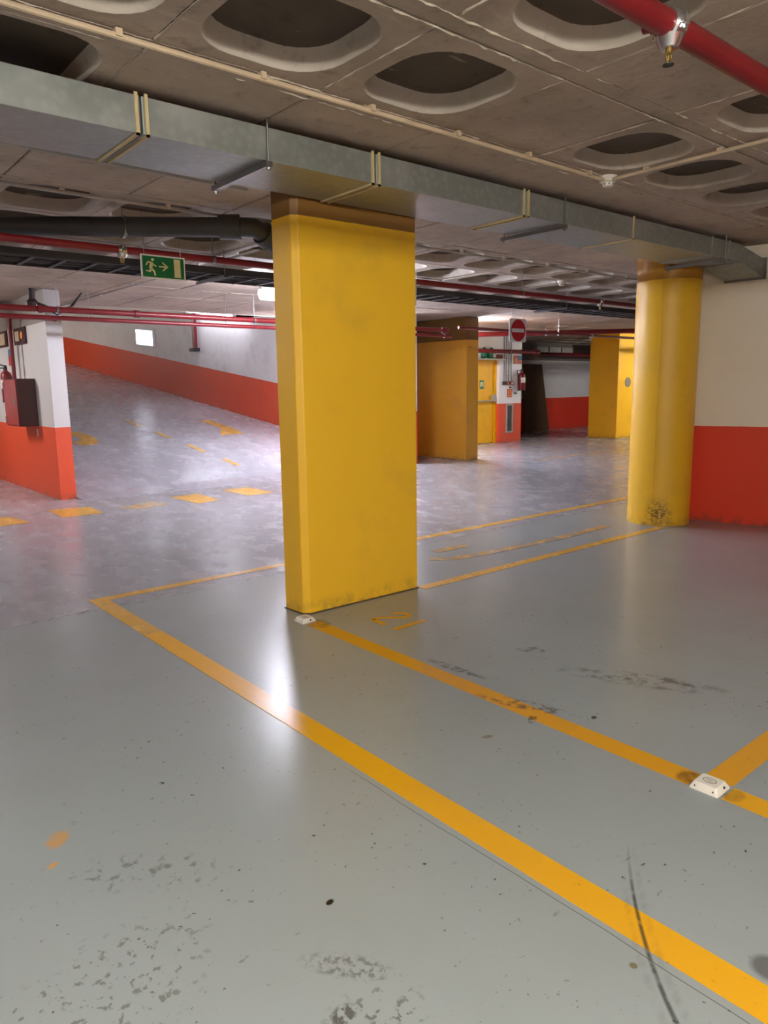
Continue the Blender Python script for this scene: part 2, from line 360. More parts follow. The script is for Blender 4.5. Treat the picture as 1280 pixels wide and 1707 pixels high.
def coffer_bm(bm, cx, cy, lx, ly):
    """one waffle panel: flat rim, rounded mouth, drafted sides and a deep soffit"""
    hx, hy, r = lx/2-.075, ly/2-.075, .20
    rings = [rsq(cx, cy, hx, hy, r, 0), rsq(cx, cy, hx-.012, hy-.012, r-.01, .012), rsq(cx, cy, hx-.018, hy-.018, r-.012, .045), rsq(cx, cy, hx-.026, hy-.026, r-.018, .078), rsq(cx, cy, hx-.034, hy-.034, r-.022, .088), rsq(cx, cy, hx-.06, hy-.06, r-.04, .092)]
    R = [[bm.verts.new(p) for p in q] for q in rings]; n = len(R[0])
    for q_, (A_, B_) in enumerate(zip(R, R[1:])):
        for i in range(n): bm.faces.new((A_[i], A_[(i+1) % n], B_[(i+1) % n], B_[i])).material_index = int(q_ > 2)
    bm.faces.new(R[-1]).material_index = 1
    c = [bm.verts.new((cx+sx*lx/2, cy+sy*ly/2, 0)) for sx, sy in ((1, 1), (-1, 1), (-1, -1), (1, -1))]
    t = [bm.verts.new((cx+sx*lx/2, cy+sy*ly/2, .35)) for sx, sy in ((1, 1), (-1, 1), (-1, -1), (1, -1))]
    m = n//4
    for q in range(4):
        arc = R[0][q*m:(q+1)*m]
        for i in range(m-1): bm.faces.new((c[q], arc[i], arc[i+1])).material_index = 2
        bm.faces.new((c[q], arc[-1], R[0][((q+1)*m) % n], c[(q+1) % 4])).material_index = 2
        bm.faces.new((c[q], c[(q+1) % 4], t[(q+1) % 4], t[q]))
    return bm
def flat_bm(bm, cx, cy, lx, ly):
    e = .006
    return loft(bm, [[(cx-lx/2+e, cy-ly/2+e, 0), (cx+lx/2-e, cy-ly/2+e, 0), (cx+lx/2-e, cy+ly/2-e, 0), (cx-lx/2+e, cy+ly/2-e, 0)],
                     [(cx-lx/2, cy-ly/2, e), (cx+lx/2, cy-ly/2, e), (cx+lx/2, cy+ly/2, e), (cx-lx/2, cy+ly/2, e)],
                     [(cx-lx/2, cy-ly/2, .35), (cx+lx/2, cy-ly/2, .35), (cx+lx/2, cy+ly/2, .35), (cx-lx/2, cy+ly/2, .35)]])
cells = []
for (ya, yb) in rows:
    for i in range(NX):
        xa = GX0+PX*i; cx, cy = xa+PX/2, (ya+yb)/2
        if xa+PX > 24 or ya < -5.9 or yb > 16.0: continue
        if yb > 12.0 and 2.9 < cx < 9.35: continue
        ci = i-9
        cof = True
        if 2.8 < ya+.01 and yb < 4.95: cof = (ci <= -1 and ya < 3)
        if yb <= 2.83 and ci in (2, 8, 14, 20, -4): cof = False
        if 7.38 < cy < 9.9 or (cy > 9.9 and cx < 11): cof = False
        if 6.9 < cy and 11 < cx < 13 and cy < 14: cof = False
        cells.append((cx, cy, PX-.008, yb-ya-(.10 if yb < 2.9 else .008), cof, (cx*.64+cy*.766)))
def seen(c):   # in front of the photograph's viewpoint, nearest first
    v = Vector((c[0], c[1], 0)); dd = v.length; f2 = Vector((math.cos(YAW), math.sin(YAW), 0))
    return (0 if v.normalized().dot(f2) > .80 else 1, dd)
cells.sort(key=seen)
cache = {}
rest = {True: B(), False: B()}
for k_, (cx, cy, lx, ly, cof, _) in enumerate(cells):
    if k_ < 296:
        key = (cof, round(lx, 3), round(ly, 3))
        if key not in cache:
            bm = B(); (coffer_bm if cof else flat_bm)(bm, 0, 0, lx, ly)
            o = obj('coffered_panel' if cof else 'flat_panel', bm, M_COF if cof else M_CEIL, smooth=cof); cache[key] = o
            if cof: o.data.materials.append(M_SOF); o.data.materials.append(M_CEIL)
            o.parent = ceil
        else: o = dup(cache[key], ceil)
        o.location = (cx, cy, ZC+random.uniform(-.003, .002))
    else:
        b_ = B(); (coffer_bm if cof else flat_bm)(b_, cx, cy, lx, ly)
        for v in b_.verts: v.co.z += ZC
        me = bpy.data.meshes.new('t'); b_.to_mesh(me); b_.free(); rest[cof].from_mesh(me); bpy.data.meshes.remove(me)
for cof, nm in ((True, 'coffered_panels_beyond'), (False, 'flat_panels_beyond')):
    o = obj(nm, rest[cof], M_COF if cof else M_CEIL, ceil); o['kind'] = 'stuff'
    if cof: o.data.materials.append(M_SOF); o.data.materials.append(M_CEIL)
# ribs between the near rows and ragged grout fins along the joints
bm = B()
for j in range(-6, 2):
    y = 2.0+.82*j-.0; box(bm, -4, 12, y-.044, y+.044, ZC+.004, ZC+.3)
obj('rib', bm, M_CEIL, ceil)['kind'] = 'stuff'
def fin(bm, p, q, w=.010, h=.010, step=.03):
    p, q = Vector(p), Vector(q); L = (q-p).length; t = (q-p)/L; nn = Vector((-t.y, t.x, 0)); s = 0
    rings = []
    while s < L:
        g = random.random()*(.15 if math.sin(s*3.1+p.x*5+p.y*7)+.6*math.sin(s*11.3) < -.1 else 1); ww = w*(.25+random.random()*.3+.6*g); hh = h*(.1+.95*g); c = p+t*s+nn*random.uniform(-.004, .004)
        rings.append([c-nn*ww/2, c+nn*ww/2, c+nn*ww*.3-Vector((0, 0, hh)), c-nn*ww*.3-Vector((0, 0, hh))]); s += step*(.5+random.random())
    return loft(bm, rings)
bm = B()
for j in range(-3, 2):
    y = 2.0+.82*j
    for off in (-.05, .05): fin(bm, (0, y+off, ZC), (9 if j > -2 else 6, y+off, ZC), .009, .009)
for i in range(-3, 12):
    x = 1.25+PX*i
    for j in range(-2, 1):
        ya = 2.05+.82*j; fin(bm, (x, ya, ZC), (x, ya+.72, ZC), .008, .007)
    fin(bm, (x, 2.88, ZC), (x, 4.9, ZC), .006, .004)
    for j in range(0, 3): fin(bm, (x, 4.95+.82*j, ZC), (x, 5.7+.82*j, ZC), .007, .005)
for y in (3.88, 4.93, 5.75, 6.57, 7.39, 8.2, 9.0): fin(bm, (-.5, y, ZC), (12, y, ZC), .008, .006)
obj('grout_fin', bm, M_GROUT, ceil)['kind'] = 'stuff'

# ================================================================== PILLARS
pil = [(2.431, 3.90), (2.440, 3.715), (2.476, 3.684), (3.374, 3.668), (3.385, 3.90)]
o = thing('rectangular_pillar', (2.9, 3.78, 0), 'wide yellow rectangular pillar standing nearest, beside the painted 21', 'pillar')
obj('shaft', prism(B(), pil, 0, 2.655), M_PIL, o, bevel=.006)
obj('kerb_stain', prism(B(), [(2.424, 3.72), (2.470, 3.672), (3.376, 3.657), (3.392, 3.68), (2.48, 3.70), (2.445, 3.73), (2.44, 3.905), (2.422, 3.905)], 0, .006), plain('dark pillar foot grime', (92, 76, 54), .8), o)
obj('cable_clip', box(B(), 3.38, 3.41, 3.70, 3.76, 1.93, 2.10), M_LGREY, o)
# round column: full disc below the duct, cut back above
o = thing('round_column', (6.89, 3.85, 0), 'yellow round column with a black tyre scuff near its foot', 'column')
cx, cy, R_ = 6.895, 3.85, .30
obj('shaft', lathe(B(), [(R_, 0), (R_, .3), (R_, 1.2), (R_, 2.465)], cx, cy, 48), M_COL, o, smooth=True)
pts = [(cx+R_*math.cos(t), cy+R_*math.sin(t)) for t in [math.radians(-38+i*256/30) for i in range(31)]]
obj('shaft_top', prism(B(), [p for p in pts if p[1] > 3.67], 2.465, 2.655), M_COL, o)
bm = B(); t = math.radians(198); px_, py_ = cx+R_*math.cos(t), cy+R_*math.sin(t)
tube(bm, [(px_, py_, .02), (px_, py_, 2.46)], .004, 6); obj('form_seam', bm, M_COL, o)
# pillar behind, left of the door
o = thing('rectangular_pillar', (10.3, 10.4, 0), 'ochre rectangular pillar left of the yellow door, in shade', 'pillar')
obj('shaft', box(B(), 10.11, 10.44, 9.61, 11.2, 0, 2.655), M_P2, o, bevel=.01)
for x in (10.20, 10.33): obj('anchor_bolt', tube(B(), [(x, 9.585, 2.10), (x, 9.62, 2.10)], .012, 8), M_STEEL, o)
o = thing('rectangular_pillar', (17.3, 11, 0), 'bright yellow far pillar carrying a grey disc, behind the round column', 'pillar')
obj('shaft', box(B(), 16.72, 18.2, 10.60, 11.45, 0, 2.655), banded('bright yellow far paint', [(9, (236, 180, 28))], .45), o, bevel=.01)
obj('grey_disc', plate(B(), disc(0, 0, .125, 28), (17.17, 10.60, 1.425), (1, 0, 0), (0, 0, 1), (0, -1, 0), .012), M_GREY, o)['label'] = 'round grey disc'
# left wall pier already in the wall: raised leg

# ================================================================== DUCT
DB, DT, DN, DF = 2.47, 2.622, 3.19, 3.655
o = thing('air_duct', (3, 3.4, DB), 'long rectangular galvanised air duct hung under the ceiling past both yellow columns', 'air duct')
xs = [-1.2, 0.1, 1.37, 2.65, 3.90, 5.155, 6.389]
for a_, b_ in zip(xs, xs[1:]):
    obj('duct_section', box(B(), a_+.004, b_-.004, DN, DF, DB, DT), M_GALV, o, bevel=.004)
ring = lambda x, ya, yb, za, zb: [(x, ya, za), (x, yb, za), (x, yb, zb), (x, ya, zb)]
obj('duct_section', loft(B(), [ring(6.393, DN, DF, DB, DT), ring(6.69, DN, 3.60, DB, DT), ring(6.93, 3.20, 3.56, DB, DT), ring(7.17, 3.08, 3.42, 2.34, 2.50)]), M_GALV, o)
for x in xs[1:]:
    f = obj('flange', B(), M_GALV, o); bpy.data.objects.remove(f)
for x in (1.37, 2.65, 3.90, 5.155, 6.389, 6.70):
    for dx in ((-.022, .022) if x < 4.5 else (0,)):
        bm = B(); r = ring(x+dx-.006, DN-.008, DF+.008, DB-.008, DT+.006)
        box(bm, x+dx-.007, x+dx+.007, DN-.009, DN, DB-.009, DT+.008); box(bm, x+dx-.007, x+dx+.007, DN-.009, DF+.008, DB-.009, DB)
        box(bm, x+dx-.007, x+dx+.007, DF, DF+.008, DB-.009, DT+.008)
        obj('flange', bm, M_TAPE if x < 5.2 else M_GALV, o)
bm = B(); box(bm, 6.93-.006, 6.93+.006, 3.19, 3.56, DB-.012, DB-.001); obj('flange', bm, M_GALV, o)
bm = B(); loft(bm, [ring(7.165, 3.06, 3.44, 2.325, 2.515), ring(7.185, 3.06, 3.44, 2.325, 2.515)]); obj('flange', bm, M_STEEL, o)
for x, ln in ((1.975, 0), (4.29, 0), (6.60, 0)):
    bm = B(); box(bm, x-.016, x+.016, DN-.03, DF+.07, DB-.034, DB-.009)
    obj('hanger_rail', bm, M_STEEL, o)
    for y in (DN-.018, DF+.05):
        bm = B(); tube(bm, [(x, y, DB-.05), (x, y, ZC)], .005, 8); tube(bm, [(x, y, DB-.046), (x, y, DB-.036)], .012, 6); obj('threaded_rod', bm, M_STEEL, o)

# ================================================================== PIPES
def pipe(name, pts, r, mat, label, cat='pipe', group=None, n=16, couplings=(), cmat=None):
    o = thing(name, pts[0], label, cat, group); bm = B(); tube(bm, pts, r, n); obj('pipe_run', bm, mat, o, smooth=True)
    for p, q in couplings:
        bm = B(); tube(bm, [p, q], r*1.28, n); obj('coupling', bm, cmat or mat, o, smooth=True)
    return o
def hanger(par, x, y, z, r, top=None, along='x'):
    """ring clamp with threaded rod up to the slab"""
    h = obj('hanger', tube(B(), [(x, y, z+r), (x, y, top or ZC)], .004, 6), M_STEEL, par)
    bm = B(); n = 16
    d_ = Vector((1, 0, 0)) if along == 'x' else Vector((0, 1, 0))
    c = Vector((x, y, z)); tube(bm, [c-d_*.012, c+d_*.012], r*1.16, n)
    k = obj('pipe_clamp', bm, M_STEEL, h); return h
def sprinkler(par, x, y, z, r, s=1.0):
    """outlet clamp round the pipe, cup below and a pendent brass head"""
    h = obj('sprinkler_clamp', B(), M_CHROME, par); me = h.data; bm = B()
    tube(bm, [(x-.030*s, y, z), (x-.024*s, y, z), (x+.024*s, y, z), (x+.030*s, y, z)], [r*1.10, r*1.26, r*1.26, r*1.10], 22)
    for sy in (-1, 1):
        bx = B(); box(bm, x-.014*s, x+.014*s, y+sy*r*1.18-.012*s, y+sy*r*1.18+.012*s, z-.010*s, z+.012*s)
        tube(bm, [(x, y+sy*(r*1.18+.004*s), z-.022*s), (x, y+sy*(r*1.18+.004*s), z+.022*s)], .007*s, 6); bx.free()
    lathe(bm, [(r*.98, z-r*.70), (.040*s, z-r+.006*s), (.036*s, z-r-.004*s), (.026*s, z-r-.026*s), (.014*s, z-r-.028*s)][::-1], x, y, 20)
    bmesh.ops.recalc_face_normals(bm, faces=bm.faces); bm.to_mesh(me); bm.free()
    for p in me.polygons: p.use_smooth = True
    me.set_sharp_from_angle(angle=math.radians(35))
    zb = z-r-.027*s
    k = obj('sprinkler_head', lathe(B(), [(.012*s, zb), (.013*s, zb-.008*s), (.009*s, zb-.012*s), (.003*s, zb-.016*s), (.003*s, zb-.030*s)][::-1], x, y, 14), M_BRASS, h)
    bm = B()
    for sx in (-1, 1): tube(bm, [(x+sx*.011*s, y, zb-.004*s), (x+sx*.013*s, y, zb-.022*s), (x+sx*.004*s, y, zb-.040*s)], .0032*s, 6)
    obj('sprinkler_frame', bm, M_BRASS, h)
    obj('deflector', lathe(B(), [(.016*s, zb-.043*s), (.016*s, zb-.040*s), (.004*s, zb-.038*s)], x, y, 16), M_BLK, h)
    return h
o = pipe('sprinkler_pipe', [(-5, 1.235, 2.42), (12, 1.235, 2.42)], .036, M_RED, 'thick red sprinkler pipe overhead at the top right, with a silver clamp', couplings=())
sprinkler(o, 2.145, 1.235, 2.42, .036)
bm = B(); tube(bm, [(2.115, 1.30, 2.425), (2.115, 1.27, 2.42)], .014, 10); obj('side_outlet', bm, M_REDD, o)
for x in (.3, 4.6, 8.2): hanger(o, x, 1.235, 2.42, .036)
R1Y, R1Z = 5.43, 2.40
o = pipe('sprinkler_pipe', [(-4, R1Y, R1Z), (16, R1Y, R1Z)], .028, M_RED, 'red sprinkler pipe passing just above the green exit sign', couplings=())
for x in (2.117, 4.62, 8.1): sprinkler(o, x, R1Y, R1Z, .028)
for x in (2.84, 4.50, 6.6): hanger(o, x, R1Y, R1Z, .028)
o = pipe('fire_main_pipe', [(-4, 9.03, 2.325), (9.0, 9.03, 2.325)], .034, M_RED, 'upper red pipe of the pair crossing in front of the ramp', group=None, couplings=[((3.62, 9.03, 2.325), (3.68, 9.03, 2.325)), ((2.5, 9.03, 2.325), (2.56, 9.03, 2.325)), ((8.90, 9.03, 2.325), (9.04, 9.03, 2.325))], cmat=M_REDD)
for x in (2.72, 5.3): hanger(o, x, 9.03, 2.325, .034)
o = pipe('fire_main_pipe', [(-4, 9.05, 2.235), (9.12, 9.05, 2.235)], .026, M_RED, 'lower red pipe of the pair crossing in front of the ramp', couplings=[((8.98, 9.05, 2.235), (9.14, 9.05, 2.235))])
for x in (3.1, 4.9): hanger(o, x, 9.10, 2.235, .020)
# down pipe to the hose cabinet
o = pipe('riser_pipe', [(2.70, 9.09, 2.22), (2.66, 9.6, 2.28), (2.70, 11.0, 2.40), (2.71, 11.12, 2.36), (2.71, 11.14, 1.575)], .026, M_REDD, 'dark red pipe dropping down the left wall into the hose cabinet')
# black drain pipe
o = pipe('drain_pipe', [(.70, 6.18, 2.70), (.72, 6.17, 2.56), (.80, 6.11, 2.52), (2.72, 4.77, 2.52), (2.80, 4.72, 2.515), (2.86, 4.71, 2.49), (3.35, 4.86, 2.25)], .066, M_BLACK, 'thick dark grey drain pipe with an elbow left of the near yellow pillar', n=20,
         couplings=[((2.60, 4.854, 2.52), (2.72, 4.77, 2.52)), ((2.86, 4.71, 2.49), (2.93, 4.731, 2.456))], cmat=M_BLACK)
for x in (2.06, 1.0):
    yy = 4.76+(2.74-x)*.696; hanger(o, x, yy, 2.52, .066)
# far pipes
o = pipe('sprinkler_pipe', [(9.3, 9.03, 2.385), (20.5, 9.03, 2.355)], .026, M_RED, 'thin bright red pipe running right from behind the no entry sign')
sprinkler(o, 13.2, 9.03, 2.374, .026, 1.2)
for x in (12.1, 10.8): hanger(o, x, 9.03, 2.376, .026)
o = pipe('sprinkler_pipe', [(10.5, 11.3, 2.42), (14.9, 8.3, 2.50)], .05, M_REDD, 'dark red pipe rising diagonally behind the thin bright red pipe')
hanger(o, 12.7, 9.8, 2.46, .05); hanger(o, 11.2, 10.82, 2.435, .05)
o = pipe('sprinkler_pipe', [(10.5, 11.35, 2.16), (14.4, 11.35, 2.16)], .045, M_REDD, 'short thick maroon pipe in front of the door wall', couplings=[((14.3, 11.35, 2.16), (14.46, 11.35, 2.16))])
hanger(o, 11.0, 11.35, 2.16, .045); hanger(o, 13.4, 11.35, 2.16, .045)
o = pipe('sprinkler_pipe', [(14.6, 13.6, 2.27), (23.8, 13.6, 2.27)], .05, M_REDD, 'maroon pipe along the top of the dim back wall')
# conduits
def conduit(label, pts, r, mat, clips=(), cm=None):
    o = pipe('conduit', pts, r, mat, label, 'conduit', n=8)
    for c in clips:
        bm = B(); x, y, z = c; box(bm, x-.012, x+.012, y-.016, y+.016, z-.004, ZC-.0035); obj('pipe_clip', bm, cm or mat, o)
    return o
CZ = ZC-.026
conduit('long cream conduit clipped to the ceiling in front of the duct', [(-2, 2.745, CZ), (4.13, 2.765, CZ)], .011, M_BEIGE, [(x, 2.755, CZ) for x in (.55, 1.116, 1.702, 2.272, 2.826, 3.383, 3.95)])
conduit('cream conduit running right from the white smoke detector', [(4.15, 2.74, CZ), (4.16, -2, CZ)], .010, M_BEIGE, [(4.155, y, CZ) for y in (2.5, 2.06, 1.5)])
conduit('thin grey conduit along the far side of the duct', [(-1, 4.12, CZ), (2.5, 4.28, CZ)], .010, M_LGREY, [(x, 4.2, CZ) for x in (1.6, 2.3)])
conduit('long grey conduit dotted with bright clips behind the pillars', [(-1, 4.98, CZ), (9.5, 5.06, CZ)], .012, M_LGREY, [(x, 5.01, CZ) for x in (.9, 1.6, 2.3, 4.6, 5.2, 5.8, 6.5, 7.2, 8.0, 8.8)], M_WPL)
conduit('grey conduit with white clips crossing the ceiling toward the ramp', [(3.6, 6.0, CZ), (3.55, 9.3, CZ), (3.5, 11.9, CZ)], .012, M_LGREY, [(3.58, y, CZ) for y in (7.4, 8.1, 8.9, 10.0)], M_WPL)
# cable tray
o = thing('cable_tray', (4, 6.5, 2.42), 'dark cable tray loaded with cables behind the exit sign', 'cable tray')
bm = B(); box(bm, -3, 14, 6.30, 6.31, 2.44, 2.50); box(bm, -3, 14, 6.80, 6.81, 2.44, 2.50); 
for k in range(68): box(bm, -3+.25*k, -2.975+.25*k, 6.31, 6.80, 2.436, 2.446)
obj('tray', bm, M_GALVD, o)
for i in range(11):
    y = 6.34+.042*i; bm = B(); pts = [(-3+.9*q, y+random.uniform(-.02, .02), 2.455+random.uniform(0, .03)) for q in range(19)]; tube(bm, pts, random.choice((.009, .012, .015)), 6)
    obj('cable', bm, M_BLK if i % 3 else M_GALVD, o, smooth=True)
M_RUNG = plain('dark ladder rung', (58, 58, 60), .6)
for x in (.8, 3.4, 5.8, 8.6):
    for y in (6.29, 6.82): obj('threaded_rod', tube(B(), [(x, y, 2.43), (x, y, ZC)], .005, 6), M_STEEL, o)
    obj('hanger_rail', box(B(), x-.02, x+.02, 6.27, 6.84, 2.415, 2.435), M_GALVD, o)

# ================================================================== LAMPS
def batten(name, x0, x1, y, z, mat, label, dy=0, dz=0, rod=True, group=None, r=.055, lift=.22):
    """weatherproof fluorescent batten: housing, diffuser tube, end caps, suspension rods"""
    o = thing(name, (x0, y, z), label, 'lamp', group)
    p, q = Vector((x0, y, z)), Vector((x1, y+dy, z+dz)); t = (q-p).normalized(); nn = Vector((0, 0, 1)).cross(t).normalized()
    def sec(c, pr): return [c+nn*a+Vector((0, 0, 1))*b for a, b in pr]
    hp = [(-.042, .028), (-.036, .050), (-.02, .06), (.02, .06), (.036, .050), (.042, .028)]
    obj('housing', loft(B(), [sec(p, hp), sec(q, hp)]), M_LGREY, o)
    n = 12; dp = [(r*math.cos(math.pi*(1-lift)+math.pi*(1+2*lift)*i/n), .9*r*math.sin(math.pi*(1-lift)+math.pi*(1+2*lift)*i/n)-.006) for i in range(n+1)]
    obj('diffuser', loft(B(), [sec(p+t*.02, dp), sec(q-t*.02, dp)]), mat, o, smooth=True)
    lo = [(.045, -.04), (0, -.062), (-.045, -.04)] if r < .06 else [(.08, -.02), (.06, -.05), (0, -.075), (-.06, -.05), (-.08, -.02)][:0]
    for c in (p, q): obj('end_cap', loft(B(), [sec(c-t*.008, [(a*1.04, b*1.04) for a, b in hp+lo]), sec(c+t*.008, [(a*1.04, b*1.04) for a, b in hp+lo])]), M_LGREY, o)
    if rod:
        for f in (.2, .8):
            c = p.lerp(q, f); obj('suspension_rod', tube(B(), [c+Vector((0, 0, .05)), (c.x, c.y, ZC)], .005, 6), M_STEEL, o)
    return o
batten('batten_lamp', -1.2, .4, -.8, 2.53, M_TUBE_N, 'warm fluorescent batten above and behind the viewpoint')
batten('batten_lamp', .3, 1.5, 11.6, 2.46, M_TUBE_W, 'cool white batten lamp facing the hose cabinet, outside the picture on the left')
batten('batten_lamp', -4.2, -2.7, -.35, 2.53, M_TUBE_Q, 'added dim warm fill batten far to the left of the viewpoint')  # unseen fill lamp, added for some light from the left
batten('batten_lamp', -.6, .9, -3.6, 2.53, M_TUBE_N, 'added warm fill batten well behind the viewpoint')  # unseen fill lamp, added to even out the near light
batten('batten_lamp', 4.44, 5.75, 7.4, 2.47, M_TUBE_L, 'glowing white batten lamp half hidden at the near pillar, left edge', r=.085)
batten('batten_lamp', 7.2, 8.4, 10.6, 2.40, M_TUBE_M, 'cool batten lamp at the ramp mouth, hidden behind the near pillar')
batten('batten_lamp', 6.0, 7.3, 8.4, 2.46, M_TUBE_X, 'cool white batten lamp hidden behind the near pillar')
batten('batten_lamp', -.5, .8, 7.4, 2.46, M_TUBE_X, 'cool white batten lamp off to the left of the frame')
batten('batten_lamp', 17.5, 18.8, 8.0, 2.46, M_TUBE_F, 'warm batten lamp hidden behind the round column')
batten('batten_lamp', 10.56, 10.90, 10.38, 2.46, M_TUBE_D, 'added short cool batten behind the ochre pillar, brightening the white pier')  # strong unseen lamp added to brighten the door and pier
batten('batten_lamp', 8.50, 8.50001, 15.37, 3.075, M_TUBE_R, 'nearer half of the lit tube along the white ramp wall', dy=1.2, dz=.156, rod=False)
batten('batten_lamp', 8.50, 8.50001, 16.62, 3.235, M_TUBE_R, 'farther half of the lit tube along the white ramp wall', dy=1.2, dz=.156, rod=False)
batten('batten_lamp', 4.2, 5.4, 27.0, 4.35, M_TUBE_T, 'batten lamp at the head of the ramp, hidden by the left wall', rod=False)

# ================================================================== FLOOR MARKINGS
def line(label, polys, mat, name='parking_line', ref=None):
    bm = B()
    for p in polys: prism(bm, p, .0008, .0020)
    return tag(obj(name, bm, mat), label, 'floor line')
W = .055
line('long bright yellow bay line running to the lower right corner', [[(1.585-W, -2), (1.585+W, -2), (1.585+W, 4.0), (1.585-W, 4.0)]], M_LINE)
line('pale worn corner of yellow line turning behind the near pillar', [[(1.585-W, 4.0), (1.585+W, 4.0), (1.585+W, 4.96), (1.585-W, 4.96)], [(1.64, 4.87), (3.5, 4.87), (3.5, 4.96), (1.64, 4.96)]], M_LINEW)
line('yellow line from the near pillar foot to the white sensor at right', [[(2.385-.05, 1.14), (2.385+.05, 1.14), (2.385+.05, 3.53), (2.385-.05, 3.53)]], M_LINE2)
line('yellow line continuing past the white sensor to the right edge', [[(2.385-.05, -2), (2.385+.05, -2), (2.385+.05, 1.02), (2.385-.05, 1.02)]], M_LINE)
line('yellow cross line leaving the right edge behind the white sensor', [[(2.44, 1.03), (7.2, 1.03), (7.2, 1.13), (2.44, 1.13)]], M_LINE2)
line('straight yellow line joining the near pillar foot and the round column', [[(3.39, 3.60), (6.62, 3.60), (6.62, 3.69), (3.39, 3.69)]], M_LINEW)
line('yellow line running right beyond the faded bay number', [[(3.5, 4.86), (8.6, 4.86), (8.6, 4.95), (3.5, 4.95)]], M_LINEW)
line('thin yellow lines far back on the floor by the door', [[(11.0, 8.6), (17.5, 8.6), (17.5, 8.7), (11.0, 8.7)], [(11.5, 7.0), (16, 7.0), (16, 7.09), (11.5, 7.09)]], M_LINEF)
o = thing('bay_number', (2.8, 3.2, 0), 'browned yellow number 21 painted on the floor before the near pillar', 'number')
bm = B(); ribbon(bm, [(2.853, 3.325), (2.888, 3.318), (2.912, 3.29), (2.916, 3.255), (2.895, 3.232), (2.862, 3.232), (2.82, 3.262), (2.775, 3.30), (2.735, 3.325), (2.69, 3.333)], .030); ribbon(bm, [(2.69, 3.335), (2.683, 3.205)], .032); obj('digit', bm, M_LINE2, o)
bm = B(); ribbon(bm, [(2.665, 3.10), (2.918, 3.105)], .034); obj('digit', bm, M_LINE2, o)
o = thing('bay_number', (5, 4.1, 0), 'large faded yellow stroke of a bay number between two lines beyond the pillar', 'number')
bm = B(); ribbon(bm, [(4.02, 4.24), (4.16, 4.13), (4.45, 4.07), (4.9, 4.045), (5.4, 4.02), (6.3, 4.05)], .10); obj('digit', bm, M_LINEF, o)
bm = B(); ribbon(bm, [(4.25, 4.40), (4.62, 4.40)], .10); obj('digit', bm, M_LINEF, o)
blocks = [[(1.45, 8.45), (2.08, 8.45), (2.0, 9.0), (1.3, 9.3)], [(2.46, 9.20), (2.433, 8.52), (2.886, 8.50), (2.92, 9.09)], [(3.15, 8.75), (3.30, 8.42), (3.72, 8.62), (3.62, 8.95)], [(3.97, 9.14), (4.0, 8.36), (4.34, 8.44), (4.38, 9.16)], [(4.78, 9.25), (4.80, 8.52), (5.2, 8.52), (5.18, 9.25)]]
wh = ['at the left edge of the picture', 'beside the orange end of the left wall', 'small, second right of the orange wall end', 'split by a crack, mid ramp mouth', 'rightmost, nearest the yellow pillar']
for b_, t_ in zip(blocks, wh): line('worn yellow paint block across the ramp mouth, '+t_, [b_], M_LINEF if 'small' in t_ else M_LINEW, 'paint_block')['group'] = 'yellow blocks across the ramp mouth'
def on_ramp(bm, poly, h=.0015):
    z = lambda y: SL*(y-Y0)
    prism(bm, poly, [z(p[1])+.0015 for p in poly], [z(p[1])+.004 for p in poly]); return bm
dl = ['first, at the foot of the ramp', 'second up the ramp', 'third up the ramp', 'fourth and farthest up the ramp']
for (ya, yb), t_ in zip(((10.9, 11.45), (12.12, 12.85), (13.6, 14.3), (15.0, 15.8)), dl):
    bm = B(); on_ramp(bm, [(5.92, ya), (6.02, ya), (6.05, yb), (5.95, yb)]); o = obj('centre_dash', bm, M_LINEW); tag(o, 'yellow centre dash '+t_, 'floor line', 'centre dashes on the ramp')
bm = B(); on_ramp(bm, [(7.05, 13.55), (7.62, 13.62), (7.72, 14.25), (7.74, 15.32), (7.50, 15.42), (7.46, 14.3)]); tag(obj('ramp_digit', bm, M_LINEW), 'yellow slanting painted stroke on the ramp near its right wall', 'number')
ring_o = [(4.36+.34*math.cos(t), 14.1+.75*math.sin(t)) for t in [math.radians(a) for a in range(-120, 121, 20)]]
ring_i = [(4.30+.13*math.cos(t), 14.1+.32*math.sin(t)) for t in [math.radians(a) for a in range(-120, 121, 20)]]
bm = B()
for i in range(len(ring_o)-1): on_ramp(bm, [ring_i[i], ring_o[i], ring_o[i+1], ring_i[i+1]])
tag(obj('ramp_digit', bm, M_LINEW), 'curved yellow painted digit on the ramp beside the left wall', 'number')

